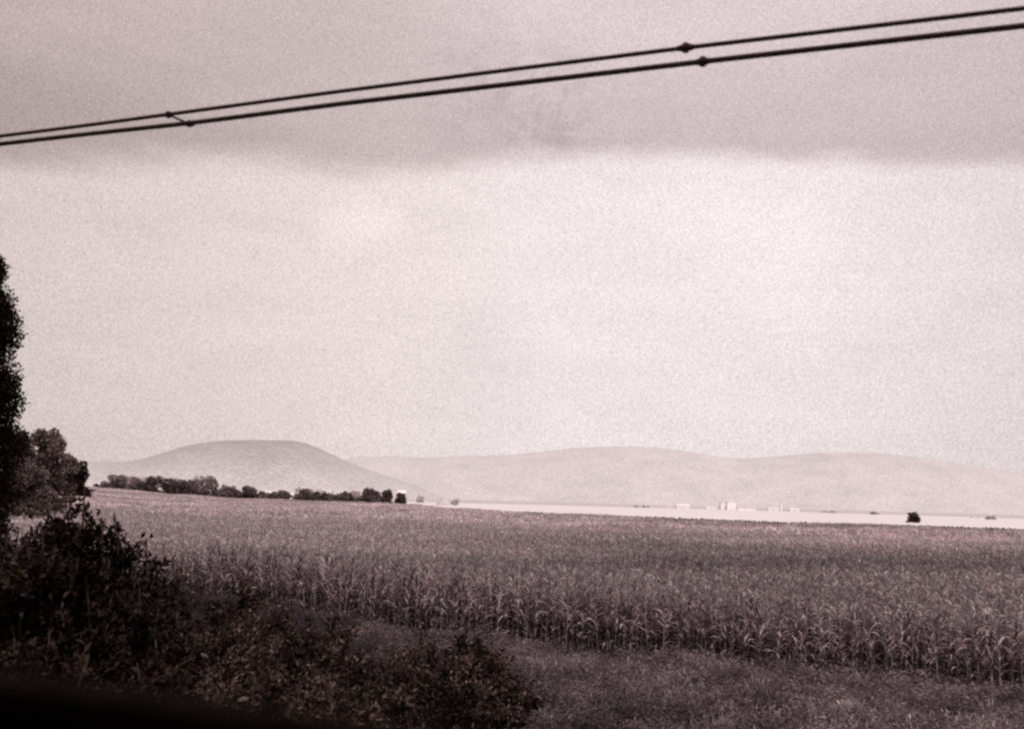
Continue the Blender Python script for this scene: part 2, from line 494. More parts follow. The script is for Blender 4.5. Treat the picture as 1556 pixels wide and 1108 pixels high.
hA = [(-700, 735), (-300, 716), (-60, 708), (60, 705), (140, 703), (195, 703), (228, 698), (260, 689), (300, 677), (328, 671.5), (380, 669.5), (440, 669.5), (457, 672), (480, 680), (505, 691), (530, 703), (570, 718), (640, 742), (720, 775)]
hB = [(300, 765), (400, 745), (470, 722), (520, 700), (545, 696), (590, 694), (650, 696), (700, 694), (755, 693.5), (790, 691.5), (830, 686.5), (880, 681), (930, 679), (980, 680.5), (1020, 684), (1060, 690.5), (1100, 696.5), (1150, 696.5), (1200, 693.5), (1240, 689), (1290, 688), (1340, 690), (1380, 695), (1430, 703), (1480, 712), (1556, 722), (1650, 730), (1800, 742), (2100, 765)]
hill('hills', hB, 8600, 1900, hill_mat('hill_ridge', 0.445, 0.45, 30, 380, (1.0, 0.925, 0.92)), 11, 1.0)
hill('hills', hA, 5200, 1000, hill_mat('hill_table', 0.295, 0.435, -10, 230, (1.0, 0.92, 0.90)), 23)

# ------------------------------------------------------------------ corn
def corn_leaves(g, h, n_leaf=15, seg=6, fine=False):
    mb = MB()
    phase = g.uniform(0, 6.28)
    for i in range(n_leaf):
        u = i / (n_leaf - 1)
        z = h * (0.17 + 0.75 * u)
        az = phase + (i % 2) * math.pi + g.normal(0, 0.35)
        L = g.uniform(0.6, 0.85) * (1 - 0.45 * abs(u - 0.45) * 1.6)
        if fine: L *= 0.8
        wd = (0.062 if fine else 0.072) * (0.75 + 0.25 * math.sin(u * math.pi))
        el = R(56) + g.normal(0, 0.2) + 0.15 * u
        droop = g.uniform(1.7, 2.6) * (1.15 - 0.35 * u)
        p = np.array([0, 0, z]); pts = []; ws = []
        for k in range(seg + 1):
            t = k / seg
            a = el - droop * t ** 1.35
            pts.append(p.copy())
            ws.append(wd * (0.55 + 0.45 * min(1, t * 4)) * (1 - t ** 2.2) + 0.004)
            p = p + np.array([math.cos(az) * math.cos(a), math.sin(az) * math.cos(a), math.sin(a)]) * L / seg
        sd_ = np.array([-math.sin(az), math.cos(az), 0]) 
        tw = g.normal(0, 0.35)
        vs = []; fs = []
        for k in range(seg + 1):
            ct, st = math.cos(tw * k / seg), math.sin(tw * k / seg)
            sv_ = sd_ * ct + np.array([0, 0, 1]) * st
            vs += [pts[k] - sv_ * ws[k] / 2 + np.array([0, 0, 0.012]), pts[k] + sv_ * ws[k] / 2 + np.array([0, 0, 0.012])]
        for k in range(seg):
            fs.append((2 * k, 2 * k + 1, 2 * k + 3, 2 * k + 2))
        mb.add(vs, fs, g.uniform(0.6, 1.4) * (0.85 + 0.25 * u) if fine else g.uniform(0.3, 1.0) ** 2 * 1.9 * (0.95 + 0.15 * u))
    return mb

def corn_stalk(g, h):
    mb = MB()
    b = g.normal(0, 0.03, 2)
    mb.tube([(b[0] * t, b[1] * t, h * t) for t in (0, 0.33, 0.66, 0.93)], [0.016, 0.014, 0.011, 0.006], 5)
    # an ear of corn in its husk
    z = h * g.uniform(0.42, 0.5); az = g.uniform(0, 6.28)
    d = Vector((math.cos(az) * 0.4, math.sin(az) * 0.4, 0.9)).normalized()
    p0 = Vector((0, 0, z)) + d * 0.02
    mb.tube([p0 + d * l for l in (0, 0.05, 0.13, 0.2, 0.24)], [0.012, 0.027, 0.03, 0.018, 0.004], 6, 1.25)
    return mb

def corn_tassel(g, h):
    mb = MB()
    z0 = h * 0.92
    mb.tube([(0, 0, z0), (0.01, 0, z0 + 0.13), (0.02, 0.01, z0 + 0.24)], [0.006, 0.006, 0.003], 4)
    for k in range(5):
        az = g.uniform(0, 6.28); sp = g.uniform(0.12, 0.24); zb = z0 + 0.08 + 0.02 * k
        mb.tube([(0.005, 0, zb), (math.cos(az) * sp * 0.5, math.sin(az) * sp * 0.5, zb + 0.11), (math.cos(az) * sp, math.sin(az) * sp, zb + 0.12)], [0.006, 0.007, 0.003], 3)
    return mb

NVAR = 6
corn_src = []; corn_parts = []
for k in range(NVAR):
    g = np.random.default_rng(100 + k)
    h = g.uniform(1.95, 2.2)
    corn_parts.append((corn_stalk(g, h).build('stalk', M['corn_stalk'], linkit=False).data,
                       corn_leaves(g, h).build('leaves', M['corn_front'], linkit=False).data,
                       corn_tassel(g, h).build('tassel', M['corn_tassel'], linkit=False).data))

def source_collection(name, objs):
    c = bpy.data.collections.new(name)
    for o in objs: c.objects.link(o)
    return c

def join_data(name, datas):
    """one mesh object out of several meshes, keeping their materials"""
    vs = []; fs = []; ms = []; sh = []; off = 0; mats = []
    for d in datas:
        if d.materials[0] not in mats: mats.append(d.materials[0])
        mi = mats.index(d.materials[0])
        vs += [tuple(v.co) for v in d.vertices]
        fs += [tuple(i + off for i in p.vertices) for p in d.polygons]
        ms += [mi] * len(d.polygons)
        a = np.zeros(len(d.vertices), np.float32); d.attributes['shade'].data.foreach_get('value', a); sh.append(a)
        off += len(d.vertices)
    me = bpy.data.meshes.new(name); me.from_pydata(vs, [], fs)
    for m_ in mats: me.materials.append(m_)
    me.polygons.foreach_set('material_index', ms)
    at_ = me.attributes.new('shade', 'FLOAT', 'POINT'); at_.data.foreach_set('value', np.concatenate(sh))
    me.update()
    return bpy.data.objects.new(name, me)

whole = []
for k in range(NVAR):
    g = np.random.default_rng(200 + k); h = g.uniform(1.95, 2.2)
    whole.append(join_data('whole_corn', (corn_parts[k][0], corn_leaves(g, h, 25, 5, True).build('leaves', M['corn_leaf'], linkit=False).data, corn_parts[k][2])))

def far_clump(k):
    g = np.random.default_rng(300 + k); n = 150
    P = np.stack([g.uniform(-1.0, 1.0, n), g.uniform(-1.0, 1.0, n), g.uniform(1.35, 2.1, n) + 0.0], 1)
    D = np.stack([g.normal(0, 1, n), g.normal(0, 1, n), g.normal(0.5, 0.6, n)], 1)
    V = leaf_arrays(P, D, g.uniform(0.35, 0.6, n), g.uniform(0.08, 0.14, n), g, 0.15)
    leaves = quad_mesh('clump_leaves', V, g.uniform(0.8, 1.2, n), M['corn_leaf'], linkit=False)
    m = 24
    P = np.stack([g.uniform(-1, 1, m), g.uniform(-1, 1, m), g.uniform(1.95, 2.15, m)], 1)
    D = np.stack([g.normal(0, .25, m), g.normal(0, .25, m), np.ones(m)], 1)
    V = leaf_arrays(P, D, g.uniform(0.25, 0.4, m), 0.1, g, 0.3)
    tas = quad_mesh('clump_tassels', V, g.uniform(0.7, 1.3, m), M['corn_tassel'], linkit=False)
    return join_data('corn_clump', [leaves.data, tas.data])
clumps = [far_clump(k) for k in range(4)]

def scatter(name, mat_pts, rots, scales, idx, objs, parent=None):
    """ONE object that instances objs on its points"""
    me = bpy.data.meshes.new(name)
    n = len(mat_pts)
    me.vertices.add(n); me.vertices.foreach_set('co', np.asarray(mat_pts, np.float32).ravel())
    for nm, arr, ty in (('rot', rots, 'FLOAT_VECTOR'), ('scl', scales, 'FLOAT_VECTOR')):
        a = me.attributes.new(nm, ty, 'POINT'); a.data.foreach_set('vector', np.asarray(arr, np.float32).ravel())
    a = me.attributes.new('pick', 'INT', 'POINT'); a.data.foreach_set('value', np.asarray(idx, np.int32))
    me.update()
    o = link(bpy.data.objects.new(name, me), parent)
    ng = bpy.data.node_groups.new(name + '_scatter', 'GeometryNodeTree')
    ng.interface.new_socket('Geometry', in_out='INPUT', socket_type='NodeSocketGeometry')
    ng.interface.new_socket('Geometry', in_out='OUTPUT', socket_type='NodeSocketGeometry')
    gi = ng.nodes.new('NodeGroupInput'); go = ng.nodes.new('NodeGroupOutput')
    ip = ng.nodes.new('GeometryNodeInstanceOnPoints')
    ci = ng.nodes.new('GeometryNodeCollectionInfo'); ci.inputs['Collection'].default_value = source_collection(name + '_kinds', objs)
    ci.inputs['Separate Children'].default_value = True; ci.inputs['Reset Children'].default_value = True
    def named(nm, ty):
        q = ng.nodes.new('GeometryNodeInputNamedAttribute'); q.data_type = ty; q.inputs['Name'].default_value = nm
        return [s_ for s_ in q.outputs if s_.enabled and s_.name == 'Attribute'][0]
    ip.inputs['Pick Instance'].default_value = True
    L = ng.links.new
    L(gi.outputs[0], ip.inputs['Points']); L(ci.outputs[0], ip.inputs['Instance'])
    L(named('pick', 'INT'), ip.inputs['Instance Index'])
    L(named('rot', 'FLOAT_VECTOR'), ip.inputs['Rotation']); L(named('scl', 'FLOAT_VECTOR'), ip.inputs['Scale'])
    L(ip.outputs[0], go.inputs[0])
    md = o.modifiers.new('scatter', 'NODES'); md.node_group = ng
    return o

# plants stand in rows that follow the near edge of the field
ROW, GAP = 0.70, 0.20
def height_at(x, y):
    """crop height varies in slow drifts"""
    return 1.0 + 0.07 * np.sin(x * 0.21 + y * 0.09) + 0.06 * np.sin(y * 0.17 - x * 0.05 + 1.0)
pts = []; rowi = []
for r in range(0, 150):
    gap = GAP * (1.25 if r < 9 else 1 + r * 0.006)
    x = np.arange(-75, 75, gap)
    x = x + rng.normal(0, 0.05, len(x))
    y = edge_y(x) + r * ROW + rng.normal(0, 0.07, len(x)) + 0.35 * np.sin(x * 0.35) * max(0, 1 - r / 4)
    k = (np.abs(x / np.maximum(y, 1)) < 0.56) & (y < 118) & (y < far_y(x, y))
    # a thin strip where the drill missed: it reads as the dark line in the right of the field
    miss = (x > 8 - 0.2 * r) & (np.abs(y - (43.5 - 0.22 * (x - 12) + 0.6 * np.sin(x * 0.5))) < 0.75) & (x > 10)
    k &= ~miss | (rng.random(len(x)) < 0.1)
    pts.append(np.stack([x[k], y[k]], 1)); rowi.append(np.full(k.sum(), r))
pts = np.concatenate(pts); rowi = np.concatenate(rowi)
seen = (np.abs(pts[:, 0] / pts[:, 1]) < 0.475)
first = np.where(seen & (rowi < 2))[0]
first = first[np.argsort(rowi[first] * 100 + pts[first, 1])][:300]
solo = np.zeros(len(pts), bool); solo[first] = True
print('corn plants', len(pts), 'solo', solo.sum())
LBL = 'tall leafy corn plant with pale arching leaves standing in the front rows of the field'
for q, i in enumerate(np.where(solo)[0]):
    x, y = pts[i]
    k = q % NVAR
    o = empty('corn_plant', (x, y, float(ground_z(x, y)) - 0.02), rng.uniform(0, 6.28))
    sc_ = float(height_at(x, y)) * rng.uniform(0.8, 1.12)
    o.scale = (rng.uniform(0.9, 1.15), rng.uniform(0.9, 1.15), sc_)
    o.rotation_euler.x = rng.normal(0, 0.05); o.rotation_euler.y = rng.normal(0, 0.05)
    tag(o, LBL, 'corn plant', 'corn plants along the near edge of the field')
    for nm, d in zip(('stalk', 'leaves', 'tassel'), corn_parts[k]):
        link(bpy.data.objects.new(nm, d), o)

rest = pts[~solo]; n1 = len(rest)
z = ground_z(rest[:, 0], rest[:, 1]) - 0.02
Pn = np.column_stack([rest, z])
Rn = np.column_stack([rng.normal(0, 0.05, n1), rng.normal(0, 0.05, n1), rng.uniform(0, 6.28, n1)])
hs = height_at(rest[:, 0], rest[:, 1]) * rng.uniform(0.86, 1.1, n1)
Sn = np.column_stack([rng.uniform(0.9, 1.2, n1), rng.uniform(0.9, 1.2, n1), hs])
In = rng.integers(0, NVAR, n1)
# beyond, the crop is seen only as its canopy
fp = []
for (ya, yb, den) in ((117, 200, 0.62), (200, 330, 0.42), (330, 560, 0.30)):
    area = (yb - ya) * (1.24 * (ya + yb) / 2)
    m = int(area * den)
    y = rng.uniform(ya, yb, m); a = rng.uniform(-0.62, 0.62, m) 
    keep = rng.random(m) < y / yb
    x = a * y
    keep &= (y < far_y(x, y)) & (y > edge_y(x))
    fp.append(np.column_stack([x, y])[keep])
fp = np.concatenate(fp); n2 = len(fp)
Pf = np.column_stack([fp, ground_z(fp[:, 0], fp[:, 1])])
Rf = np.column_stack([np.zeros(n2), np.zeros(n2), rng.uniform(0, 6.28, n2)])
wf = rng.uniform(0.9, 1.25, n2) * np.interp(fp[:, 1], [117, 400], [1.0, 1.5])
Sf = np.column_stack([wf, wf, height_at(fp[:, 0], fp[:, 1]) * rng.uniform(0.92, 1.06, n2)])
If = rng.integers(0, 4, n2) + NVAR
print('canopy clumps', n2)
# the names decide the order inside the collection
for i, o in enumerate(whole + clumps): o.name = 'crop_kind_%02d' % i
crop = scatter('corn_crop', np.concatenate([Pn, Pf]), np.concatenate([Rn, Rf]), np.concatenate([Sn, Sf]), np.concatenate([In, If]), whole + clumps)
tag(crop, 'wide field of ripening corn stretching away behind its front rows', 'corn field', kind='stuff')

# the unmown margin along the far end of the corn
M['margin'] = leaf_mat('margin', 0.10, MID, 0.2, 0.3, 0.7, 1.3)
def margin_clump(k):
    g = np.random.default_rng(340 + k); n = 130
    P = np.stack([g.uniform(-1.2, 1.2, n), g.uniform(-1.2, 1.2, n), g.uniform(0.1, 2.3, n)], 1)
    D = np.stack([g.normal(0, 1, n), g.normal(0, 1, n), g.normal(0.5, 0.6, n)], 1)
    return quad_mesh('margin_kind_%02d' % k, leaf_arrays(P, D, g.uniform(0.4, 0.7, n), g.uniform(0.12, 0.2, n), g, 0.15), g.uniform(0.6, 1.4, n), M['margin'], linkit=False)
mk = [margin_clump(k) for k in range(3)]
m = 1500
a = rng.uniform(-0.03, 0.62, m); y = np.interp(a, FAR_A, FAR_Y) + rng.uniform(1.5, 9, m); x = a * y
Sm = np.column_stack([rng.uniform(1, 1.6, m)] * 2 + [rng.uniform(0.7, 1.0, m)])
tag(scatter('margin_weeds', np.column_stack([x, y, ground_z(x, y)]), np.column_stack([0 * x, 0 * x, rng.uniform(0, 6.28, m)]), Sm, rng.integers(0, 3, m), mk),
    'thin dark strip of weeds between the corn and the pale mown field', 'weeds', kind='stuff')

# ------------------------------------------------------------------ verge grass
def grass_tuft(k):
    g = np.random.default_rng(500 + k); n = 34
    mb = MB()
    for i in range(n):
        az = g.uniform(0, 6.28); r = g.uniform(0, 0.16); L = g.uniform(0.25, 0.65); lean = g.uniform(0.3, 1.0)
        b = np.array([math.cos(az) * r, math.sin(az) * r, 0]); az2 = az + g.normal(0, 0.8)
        d = np.array([math.cos(az2), math.sin(az2), 0]); sd_ = np.array([-math.sin(az2), math.cos(az2), 0])
        w = g.uniform(0.008, 0.016); vs = []
        for j in range(4):
            t = j / 3
            p = b + d * L * lean * t ** 1.8 + np.array([0, 0, L * (t - 0.25 * lean * t * t)])
            ww = w * (1 - t * 0.8)
            vs += [p - sd_ * ww, p + sd_ * ww]
        mb.add(vs, [(0, 1, 3, 2), (2, 3, 5, 4), (4, 5, 7, 6)], g.uniform(0.6, 1.5))
        if i % 9 == 0:       # seed head
            p = b + d * L * lean + np.array([0, 0, L * (1 - 0.25 * lean)])
            u_ = np.array([d[0] * 0.4, d[1] * 0.4, 0.9])
            mb.add([p - sd_ * .006, p + u_ * .05 - sd_ * .014, p + u_ * .13, p + u_ * .05 + sd_ * .014], [(0, 1, 2, 3)], 1.9)
    return mb.build('grass_kind_%02d' % k, M['grass'], linkit=False)
def weed_tuft(k):
    g = np.random.default_rng(520 + k); n = 90
    P = g.normal(0, 0.16, (n, 3)); P[:, 2] = np.abs(g.normal(0.25, 0.2, n))
    D = np.stack([g.normal(0, 1, n), g.normal(0, 1, n), g.normal(0.6, 0.5, n)], 1)
    o = quad_mesh('grass_kind_%02d' % (4 + k), leaf_arrays(P, D, g.uniform(.06, .14, n), g.uniform(.025, .05, n), g), g.uniform(.5, 1.3, n), M['grass'], linkit=False)
    return o
tufts = [grass_tuft(k) for k in range(4)] + [weed_tuft(k) for k in range(2)]
m = 46000
y = rng.uniform(5, 62, m); a = rng.uniform(-0.62, 0.66, m); x = a * y
keep = rng.random(m) < y / 62 * 1.25
keep |= y > 48
ed = edge_y(x)
keep &= (y < ed - 0.1 + rng.normal(0, 0.25, m)) & (N.x * x + N.y * y > 5.0)
x, y = x[keep], y[keep]
extra = 1.0
dist_e = edge_y(x) - y
n3 = len(x); print('tufts', n3)
Pg = np.column_stack([x, y, ground_z(x, y) - 0.02])
Rg = np.column_stack([rng.normal(0, 0.1, n3), rng.normal(0, 0.1, n3), rng.uniform(0, 6.28, n3)])
patch = 0.85 + 0.35 * np.sin(x * 0.55 + 1.2 * np.sin(y * 0.4)) * np.sin(y * 0.5 + 0.6) 
hg = np.clip(patch, 0.45, 1.3) * 0.85 * rng.uniform(0.75, 1.3, n3)
wg = rng.uniform(0.9, 1.5, n3)
Sg = np.column_stack([wg, wg, hg])
Ig = np.where(rng.random(n3) < 0.35, rng.integers(0, 4, n3), rng.integers(4, 6, n3))
gr = scatter('grass', Pg, Rg, Sg, Ig, tufts)
tag(gr, 'rough tall grass and weeds covering the verge in front of the corn', 'grass', kind='stuff')

# ------------------------------------------------------------------ bushes and trees
def bush(name, label, cat, x, y, h, w, n_stem, leaf_n, leaf_L, mat, seed, group=None, base_z=None, dense=0.5, depth_w=None):
    """stems that branch and arch outward from the base, leaves along their twigs"""
    g = np.random.default_rng(seed)
    z0 = float(ground_z(x, y)) - 0.03 if base_z is None else base_z
    root = empty(name, (x, y, z0)); tag(root, label, cat, group)
    dw = depth_w or w
    st = MB(); LP = []; LD = []
    segs = []
    for i in range(n_stem):
        az = g.uniform(0, 6.28); sp = math.sqrt(g.uniform(0.02, 1.0))
        hh = h * (1 - 0.42 * sp ** 2) * g.uniform(0.72, 1.03)
        tip = np.array([math.cos(az) * sp * w / 2, math.sin(az) * sp * dw / 2, hh])
        b = np.array([math.cos(az) * sp * w * 0.12, math.sin(az) * sp * dw * 0.12, 0])
        mid = b * 0.5 + tip * 0.45 + np.array([0, 0, hh * 0.16]) + g.normal(0, 0.06 * h, 3) * np.array([1, 1, 0.3])
        pl = [(1 - t) ** 2 * b + 2 * t * (1 - t) * mid + t * t * tip for t in np.linspace(0, 1, 8)]
        r0 = 0.008 * h + 0.006
        st.tube(pl, list(np.linspace(r0, r0 * 0.25, 8)), 5)
        segs.append(pl)
        for k in range(5):
            j = g.integers(2, 7); p = pl[j]
            d = pl[j + 1 if j < 7 else 7] - pl[j - 1]; d = d / np.linalg.norm(d)
            d2 = unit(d * 0.7 + g.normal(0, 0.6, 3) + np.array([0, 0, 0.25]))
            L = h * g.uniform(0.12, 0.26)
            pl2 = [p + d2 * L * t + np.array([0, 0, -0.25 * L * t * t]) for t in np.linspace(0, 1, 5)]
            st.tube(pl2, list(np.linspace(r0 * 0.35, r0 * 0.12, 5)), 4)
            segs.append(pl2)
    per = max(1, leaf_n // len(segs))
    for pl in segs:
        pl = np.array(pl); k = len(pl)
        main = k == 8
        u = g.uniform(0.25 if main else 0.1, 1.0, per) * (k - 1)
        i0 = np.minimum(u.astype(int), k - 2); fr = (u - i0)[:, None]
        p = pl[i0] * (1 - fr) + pl[i0 + 1] * fr
        d = unit(pl[i0 + 1] - pl[i0])
        LP.append(p + g.normal(0, leaf_L * dense, (per, 3))); LD.append(d * 0.5 + g.normal(0, 0.8, (per, 3)) + np.array([0, 0, -0.1]))
    SG = np.repeat(g.uniform(0.25, 1.0, len(segs)) ** 1.5 * 2.0, per)
    LP = np.concatenate(LP); LD = np.concatenate(LD); n = len(LP)
    LP[:, 2] = np.maximum(LP[:, 2], 0.03)
    L = leaf_L * g.uniform(0.6, 1.3, n)
    V = leaf_arrays(LP, LD, L, L * g.uniform(0.34, 0.52, n), g)
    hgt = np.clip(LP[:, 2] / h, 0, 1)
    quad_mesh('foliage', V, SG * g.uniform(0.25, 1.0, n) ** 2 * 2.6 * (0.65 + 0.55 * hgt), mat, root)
    st.build('stem', M['bark'], root)
    return root

def tree(name, label, cat, x, y, h, w, mat, seed, leaf_n, leaf_L, group=None, trunk_h=0.22, shape='round', z0=None, depth_w=None, lobes=22, lobe_r=0.24, ragged=0.22):
    g = np.random.default_rng(seed)
    z0 = float(ground_z(x, y)) - 0.05 if z0 is None else z0
    root = empty(name, (x, y, z0)); tag(root, label, cat, group)
    dw = depth_w or w
    tb = MB(); r0 = 0.018 * h + 0.05
    tz = h * (0.86 if shape == 'column' else 0.62)
    bend = g.normal(0, 0.02 * h, 2)
    tl = [np.array([bend[0] * t * t, bend[1] * t * t, tz * t]) for t in np.linspace(0, 1, 7)]
    tb.tube(tl, list(r0 * np.linspace(1.15, 0.3, 7)), 7)
    C = []; RR = []
    ch0 = h * trunk_h
    for i in range(lobes):
        u = (i + g.uniform(0, 1)) / lobes
        zc = ch0 + (h - ch0) * (0.06 + 0.88 * u)
        t = (zc - ch0) / (h - ch0)
        if shape == 'column': env = 0.5 * (0.55 + 0.45 * math.sin(math.pi * min(1, t * 0.9 + 0.15))) * (1 - t ** 5)
        elif shape == 'wide': env = 0.5 * math.sqrt(max(0.03, 1 - (2 * t - 0.8) ** 2 / 1.5))
        else: env = 0.5 * math.sqrt(max(0.03, 1 - (2 * t - 0.86) ** 2 / 1.45))
        az = g.uniform(0, 6.28); rr = env * math.sqrt(g.uniform(0.1, 0.95)) * 0.8
        rad_ = lobe_r * min(w, h) * g.uniform(0.6, 1.2) * (0.75 if t > 0.85 else 1)
        zc = min(zc, h - rad_ * 0.75); zc = max(zc, ch0 + rad_ * 0.5)
        c = np.array([math.cos(az) * rr * w, math.sin(az) * rr * dw, zc])
        C.append(c); RR.append(rad_)
        j = min(5, int(6 * min(0.95, zc / tz * 0.75))); p = tl[j]
        mid = (p + c) / 2 + np.array([0, 0, 0.04 * h])
        tb.tube([p, mid, c], [r0 * 0.32, r0 * 0.22, r0 * 0.08], 5)
    C = np.array(C); RR = np.array(RR)
    wt = RR ** 2 / (RR ** 2).sum()
    li = g.choice(len(C), leaf_n, p=wt)
    dv = unit(g.normal(0, 1, (leaf_n, 3)))
    rr = RR[li] * (g.uniform(0.25, 1.0, leaf_n) ** 0.45) * (1 + ragged * g.normal(0, 1, leaf_n) * (g.random(leaf_n) < 0.35))
    P = C[li] + dv * rr[:, None] * np.array([1, 1, 0.85])
    P[:, 2] = np.maximum(P[:, 2], 0.1)
    D = dv + g.normal(0, 0.7, (leaf_n, 3))
    L = leaf_L * g.uniform(0.6, 1.4, leaf_n)
    V = leaf_arrays(P, D, L, L * g.uniform(0.5, 0.8, leaf_n), g)
    lobe_sh = g.uniform(0.65, 1.35, len(C))[li]
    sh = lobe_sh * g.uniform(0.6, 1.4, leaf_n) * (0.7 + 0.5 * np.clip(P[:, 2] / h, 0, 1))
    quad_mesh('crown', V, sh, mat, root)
    tb.build('trunk', M['bark'], root)
    return root

def base_xy(px, d):
    p = at(px, 750, d); return p.x, p.y
def z_at(px, py, d):
    return at(px, py, d).z

# the big bush at the left and the lower scrub along the foot of the bank: px of the middle, depth, top py, width px
def bush_px(name, label, cat, px, d, top, wpx, stems, leaves, L, mat, seed, group=None, **k):
    x, y = base_xy(px, d); z0 = float(ground_z(x, y)) - 0.03
    return bush(name, label, cat, x, y, z_at(px, top, d) - z0, wpx * d / F, stems, leaves, L, mat, seed, group, base_z=z0, **k)

bush_px('elder_bush', 'tall dark bush with leafy upright shoots at the left edge, just right of the poplar', 'bush', 112, 14.0, 716, 180, 54, 30000, 0.115, M['bush_leaf'], 1)
bush_px('elder_bush', 'dark bush sloping down from the tall bush to the first corn plants', 'bush', 186, 15.0, 768, 175, 48, 22000, 0.105, M['bush_leaf'], 2)
bush_px('elder_bush', 'low dark bush filling the right foot of the tall bush, beside the first corn plants', 'bush', 208, 14.6, 838, 120, 40, 14000, 0.10, M['bush_leaf'], 6)
bush_px('elder_bush', 'broad black bush filling the left edge under the trees', 'bush', -20, 15.5, 772, 230, 46, 18000, 0.115, M['bush_leaf'], 3)
bush_px('low_bush', 'dark low bush below the tall bush, over the window sill', 'bush', 70, 11.5, 925, 260, 36, 9000, 0.11, M['bush_leaf'], 4)
G_ = 'low scrub bushes on the bank'
scr = [
    (255, 17.0, 915, 190, 'low bush'), (360, 19.0, 925, 190, 'brown scrub bush'), (470, 20.5, 945, 170, 'brown scrub bush'),
    (560, 18.5, 985, 190, 'dark scrub bush'), (665, 19.0, 975, 170, 'dark scrub bush'), (740, 20.5, 985, 110, 'scrub bush'),
    (300, 13.5, 990, 230, 'scrub bush'), (440, 14.5, 1030, 220, 'scrub bush'), (600, 16.0, 1055, 210, 'scrub bush'), (390, 24.0, 905, 110, 'scrub bush'),
]
labs = [
    'low dark bush meeting the foot of the sloping bush, left end of the scrub',
    'brownish low bush in front of the first visible corn plants',
    'brownish low bush with ragged top hiding the corn stems',
    'dark low bush in the middle of the scrub, over the bottom edge',
    'dark rounded low bush near the right end of the scrub',
    'small bush that ends the scrub, beside the open grass',
    'near scrub bush directly above the dark window sill',
    'scrub bush at the bottom edge right of the window sill',
    'scrub bush at the bottom edge nearest to the open grass',
    'small pale-topped bush just before the corn, behind the other scrub',
]
for i, (px, d, top, wpx, c) in enumerate(scr):
    bush_px('scrub_bush', labs[i], 'bush', px, d, top - 24, wpx * 1.3, 40, 12000, 0.105, M['bramble_leaf'], 20 + i, G_)

# trees at the left
def tree_px(name, label, px, d, top, base, wpx, mat, seed, n, L, group=None, **k):
    x, y = base_xy(px, d)
    zb = z_at(px, base, d)
    z0 = min(zb, float(ground_z(x, y)))
    return tree(name, label, 'tree', x, y, z_at(px, top, d) - z0, wpx * d / F, mat, seed, n, L, group, z0=z0, **k)

tree_px('poplar_tree', 'tall black poplar rising along the left edge of the view', -62, 62, 372, 775, 128, M['pole_leaf'], 51, 120000, 0.17, shape='column', trunk_h=0.0, lobes=110, lobe_r=0.33, ragged=0.06)
tree_px('leafy_tree', 'dark leafy tree right behind the poplar', 20, 105, 648, 755, 66, M['near_tree_leaf'], 52, 15000, 0.27, trunk_h=0.05, lobes=44, lobe_r=0.17)
tree_px('leafy_tree', 'feathery grey tree with two rounded tops beside the poplar', 66, 112, 645, 752, 66, M['near_tree_leaf'], 53, 15000, 0.27, trunk_h=0.04, lobes=44, lobe_r=0.17)
tree_px('leafy_tree', 'low dark tree between the poplar and the two-topped tree', 36, 98, 692, 755, 84, M['near_tree_leaf'], 54, 15000, 0.27, trunk_h=0.02, lobes=44, lobe_r=0.17)
tree_px('leafy_tree', 'small thin grey tree left of the round dark tree', 97, 150, 688, 745, 34, M['near_tree_leaf'], 55, 3000, 0.4, trunk_h=0.05, lobes=12)
tree_px('round_tree', 'round very dark tree standing at the corner of the corn field', 119, 210, 700, 744, 42, M['dark_tree_leaf'], 56, 9000, 0.36, trunk_h=0.03, shape='wide', lobes=18)

TG = 'trees in the row at the back of the corn field'
row = [
    ('round dark tree at the left end of the far row', 176, 470, 722, 747, 34, 'far'),
    ('pale hazy tree behind the left end of the far row', 203, 620, 724, 747, 34, 'pale'),
    ('low tree between the round dark tree and the taller far trees', 212, 470, 733, 748, 34, 'far'),
    ('peaked tree starting the tallest clump of the far row', 238, 465, 725, 750, 30, 'far'),
    ('dark tree in the middle of the tallest far clump', 266, 465, 728, 752, 34, 'far'),
    ('dark low tree left of the broad domed tree', 288, 462, 730, 753, 30, 'far'),
    ('broad domed tree, highest of the far row', 312, 470, 724, 755, 42, 'far'),
    ('low hedge tree just right of the broad domed tree', 347, 470, 740, 756, 26, 'far'),
    ('low hedge tree left of the long white roof', 372, 470, 739, 757, 34, 'far'),
    ('low tree in front of the long white roof', 404, 462, 750, 759, 20, 'far'),
    ('low tree between the two white roofs', 425, 462, 747, 760, 28, 'far'),
    ('rounded tree right of the small white shed', 459, 458, 744, 761, 26, 'far'),
    ('low hedge tree in the flat stretch of the far row', 487, 455, 749, 762, 34, 'far'),
    ('low hedge tree before the pair of round trees', 518, 450, 751, 763, 36, 'far'),
    ('pale tree behind the flat stretch of the far row', 475, 640, 744, 760, 40, 'pale'),
    ('pale tree left of the pair of round trees', 537, 640, 746, 760, 22, 'pale'),
    ('round dark tree, larger of the pair ending the far row', 563, 440, 743, 766, 34, 'far'),
    ('upright dark tree, right one of the pair ending the far row', 588, 440, 744, 767, 15, 'far'),
    ('small round tree standing alone below the white house', 609, 450, 750, 765, 16, 'far'),
]
for i, (lb, px, d, top, base, wpx, kind) in enumerate(row):
    tree_px('hedgerow_tree', lb, px, d, top, base, wpx * (1.4 if i < 16 else 1.05), M['far_tree_leaf' if kind == 'far' else 'pale_tree_leaf'], 60 + i, 3400, 0.65, TG, trunk_h=0.02, lobes=26, shape='wide', lobe_r=0.21)
